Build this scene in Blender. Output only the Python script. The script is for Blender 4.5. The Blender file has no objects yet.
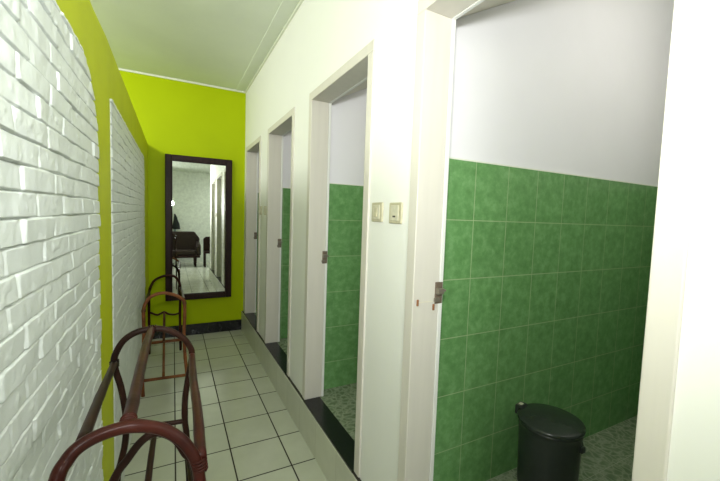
import bpy, bmesh, math, random
import numpy as np
from mathutils import Vector, Matrix

random.seed(7); rng = np.random.default_rng(11)
scn = bpy.context.scene
COL = scn.collection

# ------------------------------------------------------------------ helpers
def link(name, bm, mat, parent=None, smooth=False, bevel=0.0):
    me = bpy.data.meshes.new(name)
    bmesh.ops.recalc_face_normals(bm, faces=bm.faces)
    bm.to_mesh(me); bm.free()
    if mat is not None: me.materials.append(mat)
    if smooth:
        for p in me.polygons: p.use_smooth = True
    o = bpy.data.objects.new(name, me); COL.objects.link(o)
    if parent is not None: o.parent = parent
    if bevel > 0:
        m = o.modifiers.new('bevel', 'BEVEL'); m.width = bevel; m.segments = 2; m.limit_method = 'ANGLE'
    return o

def box(bm, x0, x1, y0, y1, z0, z1):
    v = [bm.verts.new((x, y, z)) for z in (z0, z1) for y in (y0, y1) for x in (x0, x1)]
    for f in ((0,1,3,2),(4,6,7,5),(0,4,5,1),(2,3,7,6),(0,2,6,4),(1,5,7,3)):
        bm.faces.new([v[i] for i in f])

def boxes(*bs):
    bm = bmesh.new()
    for b in bs: box(bm, *b)
    return bm

def poly(bm, pts, axis, a, b):
    """extrude a 2-D outline along an axis from a to b"""
    def P(u, w, t):
        return {'x': (t, u, w), 'y': (u, t, w), 'z': (u, w, t)}[axis]
    A = [bm.verts.new(P(u, w, a)) for u, w in pts]
    B = [bm.verts.new(P(u, w, b)) for u, w in pts]
    bm.faces.new(A); bm.faces.new(B[::-1])
    n = len(pts)
    for i in range(n):
        bm.faces.new((A[i], A[(i+1) % n], B[(i+1) % n], B[i]))

def catmull(pts, sub=8):
    P = [Vector(p) for p in pts]
    if len(P) == 2:
        return [P[0].lerp(P[1], i/sub) for i in range(sub+1)]
    P = [2*P[0]-P[1]] + P + [2*P[-1]-P[-2]]
    out = []
    for i in range(1, len(P)-2):
        p0, p1, p2, p3 = P[i-1:i+3]
        for k in range(sub):
            t = k/sub
            out.append(.5*((2*p1)+(p2-p0)*t+(2*p0-5*p1+4*p2-p3)*t*t+(3*p1-p0-3*p2+p3)*t**3))
    out.append(P[-2])
    return out

def tube(bm, pts, r, seg=12, sub=8, nodes=True):
    """rattan pole: smooth sweep with swollen nodes"""
    C = catmull(pts, sub)
    n = len(C); rings = []
    acc = 0.0; up = Vector((.3, .2, 1)).normalized()
    prev = None
    for i, c in enumerate(C):
        t = (C[min(i+1, n-1)] - C[max(i-1, 0)]).normalized()
        if prev is None:
            a = t.cross(up)
            if a.length < .1: a = t.cross(Vector((1, 0, 0)))
            a.normalize()
        else:
            a = (prev - t*prev.dot(t)).normalized()
        prev = a; b = t.cross(a)
        if i: acc += (c-C[i-1]).length
        rr = r*(1+(.07*max(0, math.cos(acc*2*math.pi/.17))**12 if nodes else 0))
        rings.append([bm.verts.new(c+(a*math.cos(k*2*math.pi/seg)+b*math.sin(k*2*math.pi/seg))*rr) for k in range(seg)])
    for i in range(n-1):
        for k in range(seg):
            bm.faces.new((rings[i][k], rings[i][(k+1) % seg], rings[i+1][(k+1) % seg], rings[i+1][k]))
    bm.faces.new(rings[0][::-1]); bm.faces.new(rings[-1])

def lathe(bm, prof, seg=48, cx=0, cy=0):
    rings = []
    for r, z in prof:
        if r < 1e-5: rings.append([bm.verts.new((cx, cy, z))])
        else: rings.append([bm.verts.new((cx+r*math.cos(k*2*math.pi/seg), cy+r*math.sin(k*2*math.pi/seg), z)) for k in range(seg)])
    for A, B in zip(rings, rings[1:]):
        for k in range(seg):
            k2 = (k+1) % seg
            if len(A) == 1 and len(B) == 1: continue
            if len(A) == 1: bm.faces.new((A[0], B[k2], B[k]))
            elif len(B) == 1: bm.faces.new((A[k], A[k2], B[0]))
            else: bm.faces.new((A[k], A[k2], B[k2], B[k]))

def empty(name, loc=(0, 0, 0)):
    o = bpy.data.objects.new(name, None); o.empty_display_size = .1
    COL.objects.link(o); o.location = loc
    return o
def thing(name, label, cat, loc, group=None):
    o = empty(name, loc); o['label'] = label; o['category'] = cat
    if group: o['group'] = group
    return o
def struct(o):
    o['kind'] = 'structure'; return o
def dup(root, loc, label, group=None):
    r = root.copy(); COL.objects.link(r); r.location = loc; r['label'] = label
    if group: r['group'] = group
    for ch in list(root.children):
        c = ch.copy(); COL.objects.link(c); c.parent = r
        for g in list(ch.children):
            d = g.copy(); COL.objects.link(d); d.parent = c
    return r

# ------------------------------------------------------------------ materials
class NT:
    def __init__(s, name):
        s.m = bpy.data.materials.new(name); s.m.use_nodes = True
        s.t = s.m.node_tree; s.b = s.t.nodes['Principled BSDF']
        s.co = s.t.nodes.new('ShaderNodeTexCoord')
    def n(s, typ, **kw):
        nd = s.t.nodes.new(typ)
        for k, v in kw.items():
            if k in nd.inputs: s.set(nd.inputs[k], v)
            else: setattr(nd, k, v)
        return nd
    def set(s, inp, v):
        if isinstance(v, bpy.types.NodeSocket): s.t.links.new(v, inp)
        else: inp.default_value = v
    def B(s, **kw):
        for k, v in kw.items(): s.set(s.b.inputs[k.replace('_', ' ')], v)
    def noise(s, scale, detail=4, vec=None, rough=.55):
        nd = s.n('ShaderNodeTexNoise', Scale=scale, Detail=detail, Roughness=rough)
        s.t.links.new(vec or s.co.outputs['Object'], nd.inputs['Vector']); return nd.outputs['Fac']
    def ramp(s, fac, stops):
        nd = s.n('ShaderNodeValToRGB'); s.t.links.new(fac, nd.inputs['Fac'])
        e = nd.color_ramp.elements
        while len(e) < len(stops): e.new(.5)
        for k, (p, c) in enumerate(stops):
            e[k].position = p; e[k].color = (*c, 1) if len(c) == 3 else c
        return nd.outputs['Color']
    def mix(s, fac, a, b, mode='MIX'):
        nd = s.n('ShaderNodeMix', data_type='RGBA', blend_type=mode)
        s.set(nd.inputs[0], fac)
        s.set(nd.inputs[6], a if not isinstance(a, tuple) else (*a, 1)); s.set(nd.inputs[7], b if not isinstance(b, tuple) else (*b, 1))
        return nd.outputs[2]
    def bump(s, h, strength=.3, dist=.01):
        nd = s.n('ShaderNodeBump', Strength=strength, Distance=dist)
        s.t.links.new(h, nd.inputs['Height']); s.t.links.new(nd.outputs['Normal'], s.b.inputs['Normal'])

def paint(name, c, rough=.55, var=.06, scale=3, bump=.08, spec=.4):
    k = NT(name); f = k.noise(scale, 5)
    lo = tuple(x*(1-var) for x in c)
    k.B(Base_Color=k.ramp(f, [(.3, lo), (.7, c)]), Roughness=rough, Specular_IOR_Level=spec)
    k.bump(k.noise(60, 3), bump, .004)
    return k.m

def tiles(name, axes, size, phase, tile, grout, mortar, rough=.2, gbump=.4, spec=.5):
    """square-set tiling in the plane named by axes, world sized"""
    k = NT(name)
    sep = k.n('ShaderNodeSeparateXYZ'); k.t.links.new(k.co.outputs['Object'], sep.inputs[0])
    cmb = k.n('ShaderNodeCombineXYZ')
    for i, ax in enumerate(axes):
        ad = k.n('ShaderNodeMath', operation='SUBTRACT'); k.t.links.new(sep.outputs[ax], ad.inputs[0]); ad.inputs[1].default_value = phase[i]-100*size[i]
        k.t.links.new(ad.outputs[0], cmb.inputs[i])
    br = k.n('ShaderNodeTexBrick', offset=0.0, squash=1.0)
    for n_, v in (('Scale', 1.0), ('Mortar Size', mortar), ('Mortar Smooth', .25), ('Brick Width', size[0]), ('Row Height', size[1]), ('Bias', 0.0)):
        br.inputs[n_].default_value = v
    br.inputs['Color1'].default_value = (.93, .93, .93, 1); br.inputs['Color2'].default_value = (1, 1, 1, 1); br.inputs['Mortar'].default_value = (1, 1, 1, 1)
    k.t.links.new(cmb.outputs[0], br.inputs['Vector'])
    body = k.mix(1.0, tile(k), br.outputs['Color'], 'MULTIPLY')
    k.B(Base_Color=k.mix(br.outputs['Fac'], body, grout), Specular_IOR_Level=spec)
    rr = k.n('ShaderNodeMath', operation='MULTIPLY_ADD'); k.t.links.new(br.outputs['Fac'], rr.inputs[0]); rr.inputs[1].default_value = .6; rr.inputs[2].default_value = rough
    k.B(Roughness=rr.outputs[0])
    inv = k.n('ShaderNodeMath', operation='SUBTRACT'); inv.inputs[0].default_value = 1; k.t.links.new(br.outputs['Fac'], inv.inputs[1])
    k.bump(inv.outputs[0], gbump, .003)
    return k.m

M = {}
M['white'] = paint('white_wall_paint', (.84, .84, .785), .5, .02, 3, .03)
M['hall'] = paint('hall_wall_paint', (.80, .84, .76), .7, .02, 1.5, 0.0, .1)
M['white_booth'] = paint('white_booth_paint', (.83, .82, .83), .5, .03)
M['lime'] = paint('lime_paint', (.45, .56, .001), .5, .06, 2, .05, .12)
M['lime_old'] = paint('lime_wall_top_paint', (.56, .62, .012), .5, .10, 4, .08, .15)
M['ceiling'] = paint('ceiling_paint', (.76, .81, .70), .6, .06, 2.5, .05, .2)
M['trim'] = paint('white_trim_paint', (.78, .80, .68), .5, .05)
M['brick'] = paint('white_brick_paint', (.75, .79, .76), .45, .07, 14, .2, .4)
M['black'] = paint('black_tile', (.012, .012, .013), .25, .3, 20)
M['grout'] = paint('dark_grout', (.05, .045, .035), .8, .3, 20)
M['riser'] = tiles('riser_tile', ('Y', 'Z'), (.30, .40), (1.92, -.16), lambda k: k.ramp(k.noise(9), [(.3, (.58, .59, .47)), (.7, (.64, .65, .53))]), (.50, .49, .40), .0018, .3, .2)
M['floor'] = tiles('floor_tile', ('X', 'Y'), (.30, .30), (.01, 1.92), lambda k: k.ramp(k.noise(6, 6), [(.3, (.57, .59, .48)), (.7, (.63, .65, .54))]), (.030, .026, .016), .0046, .16, .5)
def green(k):
    f = k.noise(22, 8, rough=.7); g = k.noise(5, 3)
    a = k.ramp(f, [(.3, (.095, .225, .070)), (.5, (.150, .325, .115)), (.72, (.25, .45, .20))])
    return k.mix(.25, a, k.ramp(g, [(.3, (.105, .275, .075)), (.7, (.17, .365, .125))]))
M['green'] = tiles('green_wall_tile', ('X', 'Z'), (.20, .25), (1.136, .205), green, (.36, .46, .25), .0018, .28, .3, .22)
M['green_side'] = tiles('green_side_tile', ('Y', 'Z'), (.20, .25), (.13, .205), green, (.36, .46, .25), .0018, .28, .3, .22)
M['green_wide'] = tiles('green_wide_wall_tile', ('X', 'Z'), (.30, .25), (.90, .175), green, (.36, .46, .25), .0018, .28, .3, .22)
def marble(k):
    d = k.n('ShaderNodeTexNoise', Scale=9, Detail=4); k.t.links.new(k.co.outputs['Object'], d.inputs['Vector'])
    mx = k.n('ShaderNodeMix', data_type='VECTOR'); mx.inputs[0].default_value = .12
    k.t.links.new(k.co.outputs['Object'], mx.inputs[4]); k.t.links.new(d.outputs['Color'], mx.inputs[5])
    v = k.n('ShaderNodeTexVoronoi', feature='DISTANCE_TO_EDGE', Scale=27); k.t.links.new(mx.outputs[1], v.inputs['Vector'])
    vein = k.ramp(v.outputs['Distance'], [(.0, (.46, .50, .38)), (.10, (.25, .30, .20)), (.26, (.09, .14, .07))])
    return k.mix(k.noise(30, 5), vein, (.24, .29, .19))
M['marble'] = tiles('marbled_booth_floor', ('X', 'Y'), (.20, .20), (.87, .13), marble, (.34, .36, .26), .0015, .25, .2)
def cream(name, c):
    k = NT(name); f = k.noise(3, 6); st = k.n('ShaderNodeMapping'); st.inputs['Scale'].default_value = (30, 30, 2)
    k.t.links.new(k.co.outputs['Object'], st.inputs['Vector'])
    g = k.noise(1, 4, st.outputs[0])
    base = k.ramp(g, [(.25, tuple(x*.9 for x in c)), (.6, c)])
    k.B(Base_Color=k.mix(f, base, tuple(x*.93 for x in c)), Roughness=.5); k.bump(k.noise(25, 3), .1, .004)
    return k.m
M['jamb'] = cream('cream_door_paint', (.67, .635, .56))
M['stop'] = cream('pale_door_stop_paint', (.80, .80, .76))
M['soffit'] = cream('cream_board', (.72, .68, .55))
def simple(name, c, rough=.4, metal=0, spec=.5):
    k = NT(name); k.B(Base_Color=k.ramp(k.noise(40, 4), [(.3, tuple(x*.82 for x in c)), (.7, c)]), Roughness=rough, Metallic=metal, Specular_IOR_Level=spec); return k.m
def wood(name, a, b, rough, sc=(60, 60, 6)):
    k = NT(name); mp = k.n('ShaderNodeMapping'); mp.inputs['Scale'].default_value = sc
    k.t.links.new(k.co.outputs['Object'], mp.inputs['Vector'])
    k.B(Base_Color=k.ramp(k.noise(1, 5, mp.outputs[0]), [(.3, a), (.7, b)]), Roughness=rough); k.bump(k.noise(1, 3, mp.outputs[0]), .15, .002)
    return k.m
def rattan(name, a, b, rough):
    k = NT(name)
    k.B(Base_Color=k.ramp(k.noise(12, 5), [(.28, a), (.72, b)]), Roughness=rough, Specular_IOR_Level=.13); k.bump(k.noise(70, 3), .15, .002)
    return k.m
M['rattan_dark'] = rattan('dark_rattan', (.018, .005, .004), (.060, .014, .009), .3)
M['rattan_black'] = rattan('blackened_rattan', (.012, .0055, .004), (.034, .012, .007), .42)
M['rattan_light'] = rattan('worn_orange_rattan', (.13, .042, .018), (.30, .11, .045), .42)
M['rattan_wrap'] = rattan('frayed_rattan_binding', (.06, .02, .012), (.20, .10, .055), .5)
M['frame'] = wood('dark_brown_wood', (.012, .004, .004), (.032, .012, .011), .4)
M['frame'].node_tree.nodes['Principled BSDF'].inputs['Specular IOR Level'].default_value = .2
M['mirror'] = simple('mirror_silver', (.93, .96, .91), .0, 1.0)
M['metal'] = simple('rusty_metal', (.20, .15, .11), .5, .2)
M['steel'] = simple('dull_steel', (.22, .19, .15), .45, .3)
M['rust'] = simple('rust', (.30, .13, .05), .8)
M['ivory'] = simple('ivory_plastic', (.57, .53, .36), .35)
M['ivory2'] = simple('pale_plastic', (.66, .63, .48), .3)
M['plug'] = simple('dark_slot', (.08, .07, .05), .5)
M['bin'] = simple('black_plastic', (.026, .031, .028), .32)
M['bin_rim'] = simple('black_plastic_rim', (.032, .038, .034), .2)
M['leather'] = simple('dark_leather', (.035, .024, .020), .4)
M['leather'].node_tree.nodes['Principled BSDF'].inputs['Specular IOR Level'].default_value = .15
M['cloth'] = simple('dark_cloth', (.012, .016, .018), .8)
M['blue'] = simple('faded_blue_cloth', (.25, .34, .34), .8)

# ------------------------------------------------------------------ measurements (metres)
XL, XR, YF, HC, HL = -.2484, .774, 4.549, 2.897, 2.152     # left wall, right wall, far wall, ceiling, left wall top
ZS, XS = .232, .7515                                       # booth step height, riser face
XB, XO, YH, YE = 2.80, -3.0, -3.7, -.12                    # booth back, outer wall, hall end, corridor mouth
DOORS = [(.326, 1.035), (1.446, 2.172), (2.592, 3.300), (3.705, 4.400)]
PART = [1.130, 2.262, 3.390, 4.490]
ZH, FW = 2.172, .05

# ------------------------------------------------------------------ shell
struct(link('floor', boxes((XO-.1, XB+.1, YH-.1, YF+.1, -.1, 0)), M['floor']))
struct(link('floor_booth', boxes((XS+.022, XB, YE+.02, YF, 0, ZS)), M['marble']))
struct(link('ceiling', boxes((XO-.1, XB+.1, YH-.1, YF+.1, HC, HC+.1)), M['ceiling']))
struct(link('wall_far', boxes((XO-.1, XB+.1, YF, YF+.1, 0, HC)), M['lime']))
struct(link('wall_hall', boxes((XO-.1, XB+.1, YH-.1, YH, 0, HC)), M['hall']))
struct(link('wall_outer', boxes((XO-.1, XO, YH, YF, 0, HC)), M['white']))
wb = struct(link('wall_booth_back', boxes((XB, XB+.1, YH, YF, 0, HC)), M['white_booth']))
link('tile_cladding', boxes((XB-.010, XB, YE+.12, YF, ZS, 1.705)), M['green_side'], wb)

# step riser with its dark grout edge
st = struct(link('trim_1', boxes((XS, XS+.022, YE, YF, 0, ZS-.004)), M['riser']))
link('grout_edge', boxes((XS+.008, XS+.0225, YE, YF, ZS-.0042, ZS)), M['grout'], st)
# end cap of the raised booth floor towards the hall
struct(link('trim_2', boxes((XS+.022, XB, YE, YE+.02, 0, ZS)), M['riser']))

# right wall with four door openings
bm = bmesh.new(); y = YE
for (a, b) in DOORS:
    box(bm, XR, XR+.10, y, a-FW, ZS, HC)
    box(bm, XR, XR+.10, a-FW, b+FW, ZH+FW, HC)
    y = b+FW
box(bm, XR, XR+.10, y, YF, ZS, HC)
bmesh.ops.remove_doubles(bm, verts=bm.verts, dist=1e-5)
struct(link('wall_right', bm, M['white']))

# booth dividers, tiled to 1.705 m
def divider(y0, y1, name, zt=1.705, tm='green'):
    w = struct(link(name, boxes((XR+.10, XB, y0+.008, y1, ZS, HC)), M['white_booth']))
    bm = boxes((XR+.10, XB, y0, y0+.008, ZS, zt-.004))
    if y1 < YF-.01: box(bm, XR+.10, XB, y1, y1+.008, ZS, zt-.004)
    link('tile_cladding', bm, M[tm], w)
    link('tile_edging', boxes((XR+.10, XB, y0-.001, y0+.009, zt-.004, zt+.002)), M['trim'], w)
divider(YE+.02, YE+.16, 'wall_booth_near')
for i, p in enumerate(PART):
    divider(p, p+.10 if i < 3 else YF, 'wall_booth_%d' % (i+1), 1.675 if i == 1 else 1.705, 'green_wide' if i == 1 else 'green')
# sloping booth ceilings
prev = YE+.16
for i, p in enumerate(PART):
    bm = bmesh.new()
    poly(bm, [(XR+.101, 2.185), (2.25, 2.893), (2.25, 2.897), (XR+.101, 2.215)], 'y', prev+.008, p)
    struct(link('ceiling_booth_%d' % (i+1), bm, M['soffit']))
    prev = p+.10

# ------------------------------------------------------------------ door frames
def doorframe(i, a, b, p):
    d = struct(empty('door_%d' % i, (XR, (a+b)/2, ZS)))
    ox, oy, oz = XR, (a+b)/2, ZS
    def L(x0, x1, y0, y1, z0, z1): return (x0-ox, x1-ox, y0-oy, y1-oy, z0-oz, z1-oz)
    for (y0, y1) in ((a-FW, a), (b, b+FW)):
        link('jamb', boxes(L(XR-.008, XR+.11, y0, y1, ZS+.004, ZH)), M['jamb'], d, bevel=.003)
    link('header', boxes(L(XR-.008, XR+.11, a-FW, b+FW, ZH, ZH+FW)), M['jamb'], d, bevel=.003)
    link('door_stop', boxes(L(XR+.110, XR+.126, b-.004, b+FW, ZS+.004, ZH-.002)), M['stop'], d, bevel=.002)
    link('door_stop', boxes(L(XR+.110, XR+.126, a-FW, a+.004, ZS+.004, ZH-.002)), M['stop'], d, bevel=.002)
    link('door_stop', boxes(L(XR+.110, XR+.126, a-FW, b+FW, ZH-.002, ZH+FW)), M['stop'], d, bevel=.002)
    link('threshold', boxes(L(XS+.006, XR+.098, a, b, ZS-.02, ZS+.006)), M['black'], d, bevel=.001)
    # strike plate and latch tongue on the far jamb
    sp = bmesh.new()
    box(sp, *L(XR+.090, XR+.124, b-.005, b, 1.140, 1.222))
    s_ = link('strike_plate', sp, M['metal'], d, bevel=.002)
    s_['label'] = 'rusty metal latch plate'
    lt = bmesh.new()
    box(lt, *L(XR+.090, XR+.118, b-.022, b-.004, 1.178, 1.200))
    box(lt, *L(XR+.100, XR+.133, b-.016, b-.004, 1.186, 1.194))
    box(lt, *L(XR+.084, XR+.108, b-.012, b-.004, 1.148, 1.164))
    link('latch', lt, M['steel'], s_, bevel=.002)
    if i == 1:
        for x, z in ((XR+.012, 1.150), (XR+.086, 1.128)):
            nb = bmesh.new(); box(nb, *L(x-.004, x+.004, b-.006, b, z-.012, z+.012))
            n_ = link('rusty_nail', nb, M['rust'], d, bevel=.002); n_['label'] = 'rusty nail stub'
        sb = bmesh.new(); box(sb, *L(XR+.016, XR+.082, b-.0015, b, 1.148, 1.152))
        link('scratch_filler', sb, M['soffit'], d)
for i, ((a, b), p) in enumerate(zip(DOORS, PART)): doorframe(i+1, a, b, p)

# ------------------------------------------------------------------ left wall: lime plaster with two white brick panels
wl = struct(link('wall_left', boxes((XL-.12, XL, YE-.02, YF, 0, HL)), M['lime_old']))

def vnoise(y, z, s, seed):
    r = np.random.default_rng(seed); G = r.random((256, 256))
    u, v = y/s, z/s; i = np.floor(u).astype(int); j = np.floor(v).astype(int); fu, fv = u-i, v-j
    fu = fu*fu*(3-2*fu); fv = fv*fv*(3-2*fv); g = lambda a, b: G[a % 256, b % 256]
    return (g(i, j)*(1-fu)+g(i+1, j)*fu)*(1-fv)+(g(i, j+1)*(1-fu)+g(i+1, j+1)*fu)*fv
def sstep(x, a, b):
    t = np.clip((x-a)/(b-a), 0, 1); return t*t*(3-2*t)

def brick_panel(y0, y1, z1, step_y, step_z, r0, r1, seed, gain=1.0):
    ys = np.arange(y0-.01, y1+.01, step_y); zs = np.arange(0.0, z1+.012, step_z)
    Y, Z = np.meshgrid(ys, zs, indexing='ij')
    BH, BL = .0478, .185
    zz = Z+.0022*(vnoise(Y, Z*0, .11, seed)-.5)*2+.004*(vnoise(Y, Z, .25, seed+9)-.5)
    row = np.floor(zz/BH).astype(int); v = zz/BH-row
    rr = np.random.default_rng(seed+1)
    off = np.where(row % 2 == 0, 0, .5)+(rr.random(400)[row]-.5)*.35
    yy = Y+.004*(vnoise(Y, Z, .03, seed+2)-.5)
    ub = yy/BL+off; colm = np.floor(ub).astype(int); u = ub-colm
    T = rr.random((400, 128, 4))[row, colm % 128]
    proud = .007+.0045*T[..., 0]
    tilt = .004*(T[..., 1]-.25)                           # the face leans out at its foot
    body = proud+tilt*(.5-v)+.003*(T[..., 2]-.5)*(u-.5)*2
    wav = .0026*(vnoise(Y, Z, .05, seed+3)-.5)+.0013*(vnoise(Y, Z, .018, seed+4)-.5)+.0020*np.clip(vnoise(Y, Z, .022, seed+14)-.72, 0, 1)*4*(vnoise(Y, Z, .3, seed+15))
    lo = .045+.10*T[..., 3]*vnoise(Y, Z, .05, seed+5)       # bed joint width wanders
    bed = sstep(v, 0, lo)*(1-.55*sstep(v, .93, 1))
    hd = np.minimum(u, 1-u)*BL
    head = .62+.38*sstep(hd, .001, .007)
    head = head+.30*np.exp(-((hd)/.006)**2)*(vnoise(Y, Z, .02, seed+6)-.35)
    depth = sstep(vnoise(Y, Z, .07, seed+7), .2, .6)      # places where the joint is smeared full
    bedm = 1-(1-bed)*(.35+.65*depth)
    H = (body*bedm*head-.0035*(1-bedm)*sstep(vnoise(Y, Z, .11, seed+12), .3, .7)+wav*(.4+.6*bedm))*gain+.004
    # outline with rounded upper corners and ragged ends
    dy0 = Y-y0; dy1 = y1-Y; dz = z1-Z
    D = np.minimum(np.minimum(dy0, dy1), dz)
    for r, dd in ((r0, dy0), (r1, dy1)):
        if r > 0:
            c = (dd < r) & (dz < r)
            D = np.where(c, r-np.hypot(r-dd, r-dz), D)
    rag = .006*(vnoise(Y, Z, .02, seed+8)-.5)+.006*(bed-.6)
    D = D+rag
    k = sstep(D, 0, .006)
    H = -.008*(1-k)+H*k
    keep = D > -.006
    n1, n2 = Y.shape
    idx = -np.ones(Y.shape, int); idx[keep] = np.arange(keep.sum())
    co = np.stack([XL+H[keep], Y[keep], Z[keep]], -1)
    q = np.stack([idx[:-1, :-1], idx[1:, :-1], idx[1:, 1:], idx[:-1, 1:]], -1).reshape(-1, 4)
    q = q[(q >= 0).all(1)]
    me = bpy.data.meshes.new('brick_panel')
    me.vertices.add(len(co)); me.vertices.foreach_set('co', co.astype(np.float32).ravel())
    me.loops.add(q.size); me.loops.foreach_set('vertex_index', q.astype(np.int32).ravel())
    me.polygons.add(len(q)); me.polygons.foreach_set('loop_start', np.arange(0, q.size, 4, dtype=np.int32))
    me.polygons.foreach_set('loop_total', np.full(len(q), 4, np.int32))
    me.update(calc_edges=True); me.validate()
    me.polygons.foreach_set('use_smooth', np.ones(len(me.polygons), bool))
    me.materials.append(M['brick'])
    o = bpy.data.objects.new('brick_panel', me); COL.objects.link(o); o.parent = wl
    o['label'] = 'white painted brick panel set in lime plaster'
    return o
brick_panel(.02, 1.575, 1.925, .0038, .0016, 0, .25, 5)
brick_panel(1.905, 3.92, 1.938, .007, .0034, .035, .03, 31, .85)
# the plaster round the far panel stands a little proud of its bricks
bm = bmesh.new()
poly(bm, [(XL-.001, 1.575), (XL+.007, 1.83), (XL+.007, 1.902), (XL-.001, 1.902)], 'z', 0, HL); box(bm, XL, XL+.007, 1.902, YF, 1.930, HL); box(bm, XL, XL+.007, 3.925, YF, 0, 1.930)
link('plaster_band', bm, M['lime_old'], wl)

# ------------------------------------------------------------------ trims
struct(link('trim_3', boxes((XO, XR, YF-.014, YF, HC-.018, HC)), M['trim']))
struct(link('trim_4', boxes((XR-.014, XR, YE, YF-.014, HC-.018, HC)), M['trim']))
struct(link('trim_5', boxes((XR-.115, XR-.085, YE, YF-.014, HC-.006, HC)), M['ceiling']))
struct(link('baseboard_far', boxes((XL, XS, YF-.012, YF, 0, .128)), M['black']))

# ------------------------------------------------------------------ mirror on the far wall
mx0, mx1, mz0, mz1, fw = -.079, .622, .432, 2.070, .064
mc = (mx0+mx1)/2; w2 = (mx1-mx0)/2; hh = mz1-mz0
mir = thing('wall_mirror', 'tall rectangular mirror in dark brown wooden frame on the lime end wall', 'mirror', (mc, YF-.028, mz0))
bm = bmesh.new()
box(bm, -w2, -w2+fw, -.032, 0, 0, hh); box(bm, w2-fw, w2, -.032, 0, 0, hh)
box(bm, -w2+fw, w2-fw, -.032, 0, hh-fw, hh); box(bm, -w2+fw, w2-fw, -.032, 0, 0, fw)
link('frame', bm, M['frame'], mir, bevel=.006)
lip = .008
bm = bmesh.new()
a0, a1, b0, b1 = -w2+fw, w2-fw, fw, hh-fw
box(bm, a0, a0+lip, -.024, -.005, b0, b1); box(bm, a1-lip, a1, -.024, -.005, b0, b1)
box(bm, a0+lip, a1-lip, -.024, -.005, b1-lip, b1); box(bm, a0+lip, a1-lip, -.024, -.005, b0, b0+lip)
link('frame_lip', bm, M['frame'], mir, bevel=.002)
link('mirror_glass', boxes((a0+.002, a1-.002, -.016, -.010, b0+.002, b1-.002)), M['mirror'], mir)
mir.rotation_euler = (math.radians(-.75), 0, 0)

# ------------------------------------------------------------------ light switches
def switch(loc, label):
    s = thing('light_switch', label, 'light switch', loc, 'ivory light switches on the white wall')
    link('plate', boxes((-.009, 0, -.043, .043, -.041, .041)), M['ivory'], s, bevel=.003)
    link('inner_frame', boxes((-.012, -.0085, -.027, .027, -.030, .030)), M['ivory2'], s, bevel=.0015)
    bm = bmesh.new(); poly(bm, [(-.012, -.020), (-.0175, -.020), (-.0135, .020), (-.012, .020)], 'y', -.011, .011)
    link('rocker', bm, M['ivory'], s, bevel=.001)
    return s
s1 = switch((XR, 1.317, 1.477), 'left of the two ivory switches beside the widest doorway')
s2 = thing('wall_socket', 'square ivory plate with dark slot, right of the two plates beside the widest doorway', 'socket', (XR, 1.175, 1.474))
link('plate', boxes((-.009, 0, -.043, .043, -.041, .041)), M['ivory'], s2, bevel=.003)
link('inner_frame', boxes((-.012, -.0085, -.027, .027, -.030, .030)), M['ivory2'], s2, bevel=.0015)
link('slot', boxes((-.014, -.0115, -.009, .009, -.017, -.010)), M['plug'], s2, bevel=.001)
dup(s1, (XR, 3.615, 1.482), 'small far ivory switch between the two farthest doorways, the one nearer the end wall')
dup(s1, (XR, 3.408, 1.482), 'small far ivory switch between the two farthest doorways, the one nearer the camera')

# ------------------------------------------------------------------ rattan racks
def rack_part(root, name, pts, r, mat, sub=8, label=None):
    o = root.location
    bm = bmesh.new(); tube(bm, [(p[0]-o.x, p[1]-o.y, p[2]-o.z) for p in pts], r, 12, sub)
    ob = link(name, bm, M[mat], root, smooth=True)
    if label: ob['label'] = label
    return ob
def wrap(root, p, d, r, mat='rattan_wrap'):
    """cane lashing round a joint"""
    o = root.location; d = Vector(d).normalized(); c = Vector(p)-o
    bm = bmesh.new(); n = 4
    a = d.cross(Vector((.2, .3, 1))).normalized(); b = d.cross(a)
    pts = []
    for k in range(n*10+1):
        t = k/10*2*math.pi
        pts.append(c+d*((k/(n*10)-.5)*.022)+(a*math.cos(t)+b*math.sin(t))*r)
    tube(bm, pts, .0020, 6, 2, nodes=False)
    return link('binding', bm, M[mat], root, smooth=True)

R1 = thing('rattan_rack', 'dark brown rattan rack with wide bent end hoops, nearest the camera along the brick wall', 'rack', (-.06, .95, 0), 'rattan racks along the white brick wall')
rA = .0100
rack_part(R1, 'end_hoop', [(-.168, .585, 0), (-.166, .59, .55), (-.160, .605, .96), (-.148, .62, 1.062), (-.138, .635, 1.086), (-.124, .645, 1.098), (-.099, .655, 1.104), (-.066, .66, 1.105), (-.039, .66, 1.099), (-.013, .66, 1.086), (.010, .655, 1.067), (.027, .65, 1.043), (.036, .645, 1.020), (.040, .64, .99), (.046, .63, .90), (.060, .61, .5), (.066, .60, 0)], rA, 'rattan_dark')
rack_part(R1, 'end_hoop', [(-.155, 1.24, .994), (-.152, 1.24, 1.024), (-.131, 1.24, 1.064), (-.097, 1.24, 1.086), (-.053, 1.24, 1.091), (-.013, 1.24, 1.081), (.024, 1.24, 1.055), (.046, 1.24, 1.023), (.053, 1.24, .988), (.040, 1.24, .905), (.033, 1.24, .847), (.033, 1.24, .776), (.039, 1.24, .711), (.05, 1.245, .45), (.06, 1.25, 0)], .0092, 'rattan_black')
rack_part(R1, 'leg', [(-.155, 1.24, .998), (-.150, 1.24, .970), (-.139, 1.24, .924), (-.130, 1.24, .863), (-.126, 1.24, .81), (-.130, 1.24, .745), (-.141, 1.24, .69), (-.151, 1.24, .63), (-.160, 1.245, .4), (-.165, 1.25, 0)], .0090, 'rattan_black')
rack_part(R1, 'rail', [(-.154, 1.238, 1.000), (-.140, .94, 1.050), (-.124, .645, 1.098)], .0088, 'rattan_black')
rack_part(R1, 'rail', [(-.058, 1.25, 1.090), (-.063, 1.08, 1.097), (-.065, .90, 1.101), (-.065, .76, 1.104), (-.066, .662, 1.105)], .0105, 'rattan_dark')
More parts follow.
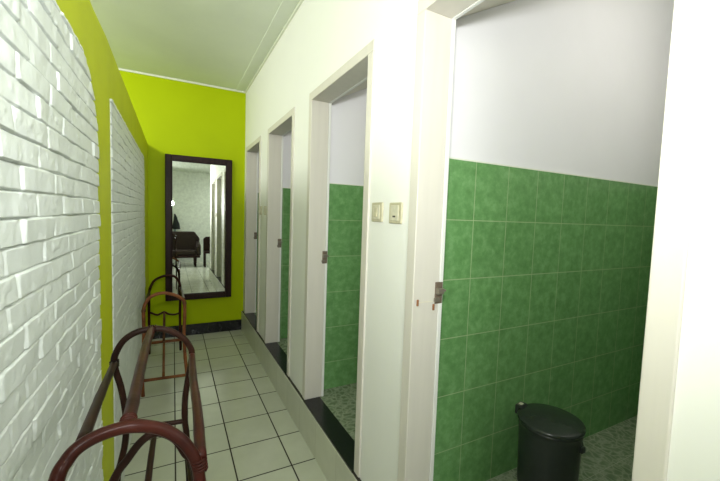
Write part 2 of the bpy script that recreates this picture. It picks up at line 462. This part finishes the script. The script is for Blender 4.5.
rack_part(R1, 'rail', [(.053, 1.245, .992), (.048, 1.05, 1.001), (.046, .82, 1.026), (.042, .645, 1.030)], .0100, 'rattan_dark')
rack_part(R1, 'crossbar', [(-.128, 1.24, .796), (-.032, 1.24, .782), (.033, 1.24, .777)], .0075, 'rattan_black')
rack_part(R1, 'crossbar', [(-.166, .592, .80), (.050, .622, .80)], .0085, 'rattan_black')
rack_part(R1, 'shelf_bar', [(-.051, 1.24, .772), (-.055, .97, .792), (-.057, .607, .80)], .0078, 'rattan_black')
rack_part(R1, 'side_bar', [(-.150, 1.24, .65), (-.160, .9, .70), (-.164, .594, .72)], .0085, 'rattan_black')
rack_part(R1, 'side_bar', [(.040, 1.24, .70), (.046, .9, .74), (.052, .62, .76)], .0085, 'rattan_black')
rack_part(R1, 'brace_arch', [(-.157, .80, .712), (-.128, .80, .86), (-.100, .80, .935), (-.081, .80, .963), (-.061, .80, .99), (-.042, .80, 1.004), (-.024, .80, 1.005), (.003, .80, .983), (.020, .80, .95), (.040, .80, .905), (.047, .80, .75)], .0078, 'rattan_black')
wrap(R1, (-.066, .672, 1.105), (0, 1, 0), .0112, 'rattan_dark'); wrap(R1, (.040, .645, 1.020), (.1, 0, -1), .0112, 'rattan_dark')
wrap(R1, (-.1545, 1.24, .998), (0, 0, 1), .0108, 'rattan_black'); wrap(R1, (-.058, 1.24, 1.091), (1, 0, 0), .0105, 'rattan_black')

R2 = thing('rattan_rack', 'worn orange brown rattan rack with narrow hoops, standing nearest the wall mirror', 'rack', (-.06, 3.6, 0), 'rattan racks along the white brick wall')
C = [(-0.209, 3.15, 0), (-0.212, 3.15, 0.148), (-0.204, 3.15, 0.37), (-0.201, 3.15, 0.528), (-0.202, 3.15, 0.683), (-0.175, 3.15, 0.76), (-0.125, 3.15, 0.797), (-0.062, 3.15, 0.806), (0.01, 3.15, 0.785), (0.062, 3.15, 0.749), (0.08, 3.15, 0.714), (0.081, 3.15, 0.593), (0.076, 3.15, 0.47), (0.084, 3.15, 0.286), (0.099, 3.15, 0.108), (0.103, 3.15, 0)]
D = [(-0.216, 4.08, 0), (-0.215, 4.08, 0.109), (-0.215, 4.08, 0.301), (-0.215, 4.08, 0.574), (-0.208, 4.08, 0.658), (-0.17, 4.08, 0.742), (-0.109, 4.08, 0.78), (-0.052, 4.08, 0.791), (0.013, 4.08, 0.778), (0.057, 4.08, 0.71), (0.066, 4.08, 0.597), (0.061, 4.08, 0.405), (0.066, 4.08, 0.107), (0.068, 4.08, 0)]
rack_part(R2, 'end_hoop', C, .0125, 'rattan_light')
rack_part(R2, 'end_hoop', D, .0125, 'rattan_dark')
rack_part(R2, 'brace', [(-0.209, 4.08, 0.426), (-0.146, 4.08, 0.395), (-0.111, 4.08, 0.406), (-0.081, 4.08, 0.418), (-0.043, 4.08, 0.394), (0.013, 4.08, 0.384), (0.061, 4.08, 0.396)], .0100, 'rattan_dark')
rack_part(R2, 'crossbar', [(-.209, 3.15, .125), (.100, 3.15, .118)], .0120, 'rattan_light')
rack_part(R2, 'crossbar', [(-.214, 4.08, .112), (.066, 4.08, .110)], .0150, 'rattan_light')
rack_part(R2, 'shelf_bar', [(-.085, 4.08, .112), (-.070, 3.15, .121)], .0105, 'rattan_light')
rack_part(R2, 'upright', [(-.081, 4.08, .42), (-.086, 4.08, .112)], .0115, 'rattan_wrap')
rack_part(R2, 'rail', [(.078, 3.15, .735), (.066, 4.08, .66)], .0115, 'rattan_dark')
rack_part(R2, 'rail', [(-.202, 3.15, .69), (-.208, 4.08, .65)], .0115, 'rattan_dark')
wrap(R2, (.0795, 3.15, .715), (0, .3, 1), .0145); wrap(R2, (-.2025, 3.15, .68), (0, 0, 1), .0145)

# ------------------------------------------------------------------ pedal bin in the nearest booth
bz_ = ZS
pb = thing('pedal_bin', 'round black plastic lidded bin on the marbled floor of the nearest green tiled booth', 'bin', (1.494, .958, bz_))
bm = bmesh.new()
lathe(bm, [(0, 0), (.112, 0), (.116, .006), (.120, .05), (.126, .30), (.128, .322), (.131, .325), (.131, .335), (.122, .335), (.116, .30), (.108, .02), (0, .02)])
link('body', bm, M['bin'], pb, smooth=True)
bm = bmesh.new()
lathe(bm, [(.132, .335), (.1355, .338), (.1365, .345), (.134, .351), (.129, .3525), (.118, .355), (.09, .361), (.05, .366), (0, .368)])
lid = link('lid', bm, M['bin_rim'], pb, smooth=True)
bm = bmesh.new(); box(bm, -.028, .028, .116, .150, .318, .362)
hg = link('hinge', bm, M['bin'], pb, bevel=.005); hg.rotation_euler = (0, 0, math.radians(12))
bm = bmesh.new(); box(bm, -.011, .011, .126, .142, .360, .3645)
cl = link('hinge_clip', bm, M['ivory2'], hg, bevel=.002)
bm = bmesh.new(); tube(bm, [(.128*math.cos(t), .128*math.sin(t), .285-.02*abs(math.sin(t*1.0))) for t in [math.radians(a) for a in range(-75, 16, 10)]], .0045, 8, 3, nodes=False)
link('handle', bm, M['bin_rim'], pb, smooth=True)
for t in (math.radians(-75), math.radians(15)):
    c = Vector((.126*math.cos(t), .126*math.sin(t), .275)); s = .013
    link('handle_lug', boxes((c.x-s, c.x+s, c.y-s, c.y+s, c.z-s, c.z+s)), M['bin'], pb, bevel=.004)
bm = bmesh.new(); box(bm, -.03, .03, -.160, -.100, .008, .018)
pd = link('pedal', bm, M['bin'], pb, bevel=.003); pd.rotation_euler = (0, 0, math.radians(12))

# ------------------------------------------------------------------ hall behind the camera, seen in the mirror
so = thing('sofa', 'dark leather sofa with sloping arms, seen in the wall mirror', 'sofa', (-.20, -2.75, 0))
bm = bmesh.new()
prof = [(-.88, .36), (.86, .36), (.93, .80), (.78, 1.02), (-.80, 1.02), (-.93, .80)]
poly(bm, prof, 'y', -.36, -.22); link('backrest', bm, M['leather'], so, bevel=.04)
link('seat', boxes((-.80, .80, -.22, .34, .34, .48)), M['leather'], so, bevel=.03)
link('seat_frame', boxes((-.90, .90, -.34, .37, .27, .34)), M['frame'], so, bevel=.01)
for s in (-1, 1):
    bm = bmesh.new(); poly(bm, [(-.30, .34), (.36, .34), (.36, .60), (.28, .66), (-.30, .74)], 'x', s*.86-.06, s*.86+.06)
    link('armrest', bm, M['leather'], so, bevel=.025)
for sx in (-1, 1):
    for sy in (-.27, .30):
        bm = bmesh.new(); poly(bm, [(sx*.78-.035, .27), (sx*.78+.035, .27), (sx*.78+.022, 0), (sx*.78-.022, 0)], 'y', sy-.03, sy+.03)
        link('leg', bm, M['frame'], so, bevel=.004)
ch = thing('side_chair', 'small dark wooden chair beside the sofa, seen in the wall mirror', 'chair', (.95, -2.45, 0))
link('seat', boxes((-.15, .18, -.20, .22, .40, .46)), M['frame'], ch, bevel=.01)
bm = bmesh.new(); poly(bm, [(-.15, .46), (.17, .46), (.18, .82), (.10, .88), (-.08, .88), (-.15, .82)], 'y', -.20, -.165)
link('backrest', bm, M['frame'], ch, bevel=.008)
for sx in (-.125, .155):
    for sy in (-.175, .195): link('leg', boxes((sx-.022, sx+.022, sy-.022, sy+.022, 0, .40)), M['frame'], ch, bevel=.004)
JS = .8
jk = thing('hanging_jacket', 'dark jacket hanging on the hall wall, seen in the wall mirror', 'jacket', (.05, YH, 1.08))
jk.scale = (JS, 1, JS)
bm = bmesh.new()
lathe(bm, [(0, .02), (.13, .0), (.135, .06), (.11, .20), (.085, .34), (.055, .46), (.045, .52), (.03, .57), (0, .58)], 20)
for v in bm.verts:
    v.co.y = v.co.y*.45+.07; v.co.x += (.58-v.co.z)*.10+.012*math.sin(v.co.z*30+v.co.x*20)
link('cloth', bm, M['cloth'], jk, smooth=True)
link('hook', boxes((-.015, .015, 0, .07, .55, .60)), M['steel'], jk, bevel=.004)
bm = bmesh.new(); poly(bm, [(-.05, -.20), (.03, -.20), (.035, .06), (-.045, .06)], 'y', .05, .075)
link('lining', bm, M['blue'], jk, bevel=.008)

# ------------------------------------------------------------------ camera
cam = bpy.data.cameras.new('camera'); co = bpy.data.objects.new('camera', cam); COL.objects.link(co)
r = Vector((.8861584, -.4621393, .0339186)); u = Vector((.0010498, .0752000, .9971679)); f = Vector((.4633812, .8836131, -.0671242))
co.matrix_world = Matrix(((r.x, u.x, -f.x, 0), (r.y, u.y, -f.y, 0), (r.z, u.z, -f.z, 1.456), (0, 0, 0, 1)))
cam.sensor_width = 36; cam.sensor_fit = 'HORIZONTAL'; cam.lens = 357.26/720*36; cam.clip_start = .02
scn.camera = co

# ------------------------------------------------------------------ light
def area(name, loc, target, size, power, color=(1, 1, 1), shape='RECTANGLE', size_y=None, spread=180):
    l = bpy.data.lights.new(name, 'AREA'); l.shape = shape; l.size = size
    if size_y: l.size_y = size_y
    l.energy = power; l.color = color; l.spread = math.radians(spread)
    o = bpy.data.objects.new(name, l); COL.objects.link(o); o.location = loc
    o.rotation_euler = (Vector(target)-Vector(loc)).to_track_quat('-Z', 'Y').to_euler()
    return o
area('camera_flash', (-.05, -.03, 1.74), (.72, 1.35, 2.80), .14, 30, (.98, 1, 1), 'DISK')
area('hall_fill', (2.1, -1.9, 2.80), (1.6, -1.9, 0), 1.4, 34, (.98, 1, .97), size_y=.5)  # added fill without a fixture, brightens the hall that the mirror reflects
area('hall_front_fill', (-.80, -2.9, 1.75), (.4, 1.0, 1.1), 1.1, 44, (.98, 1, 1), size_y=1.2)  # added fill, the hall has no window; lights jambs and lower walls
area('side_room_fill', (-1.5, 3.0, 2.78), (-.9, 3.0, 2.2), 2.6, 52, (.98, 1, .95), size_y=.4)  # unseen area light added for the daylight coming over the partition top
for i, (a, b) in enumerate(DOORS):
    l = bpy.data.lights.new('booth_fill', 'POINT'); l.energy = 6.5; l.color = (1, .99, .95); l.shadow_soft_size = .05  # added fill with no bulb modelled, lifts each booth's upper wall and ceiling
    o = bpy.data.objects.new('booth_fill', l); COL.objects.link(o); o.location = (2.02, a+.12, 2.50)

w = bpy.data.worlds.new('world'); scn.world = w; w.use_nodes = True
w.node_tree.nodes['Background'].inputs[0].default_value = (.8, .85, .9, 1); w.node_tree.nodes['Background'].inputs[1].default_value = .3
scn.view_settings.view_transform = 'Standard'; scn.view_settings.look = 'None'
scn.view_settings.exposure = 0.0; scn.view_settings.gamma = 1.0; scn.view_settings.use_curve_mapping = False
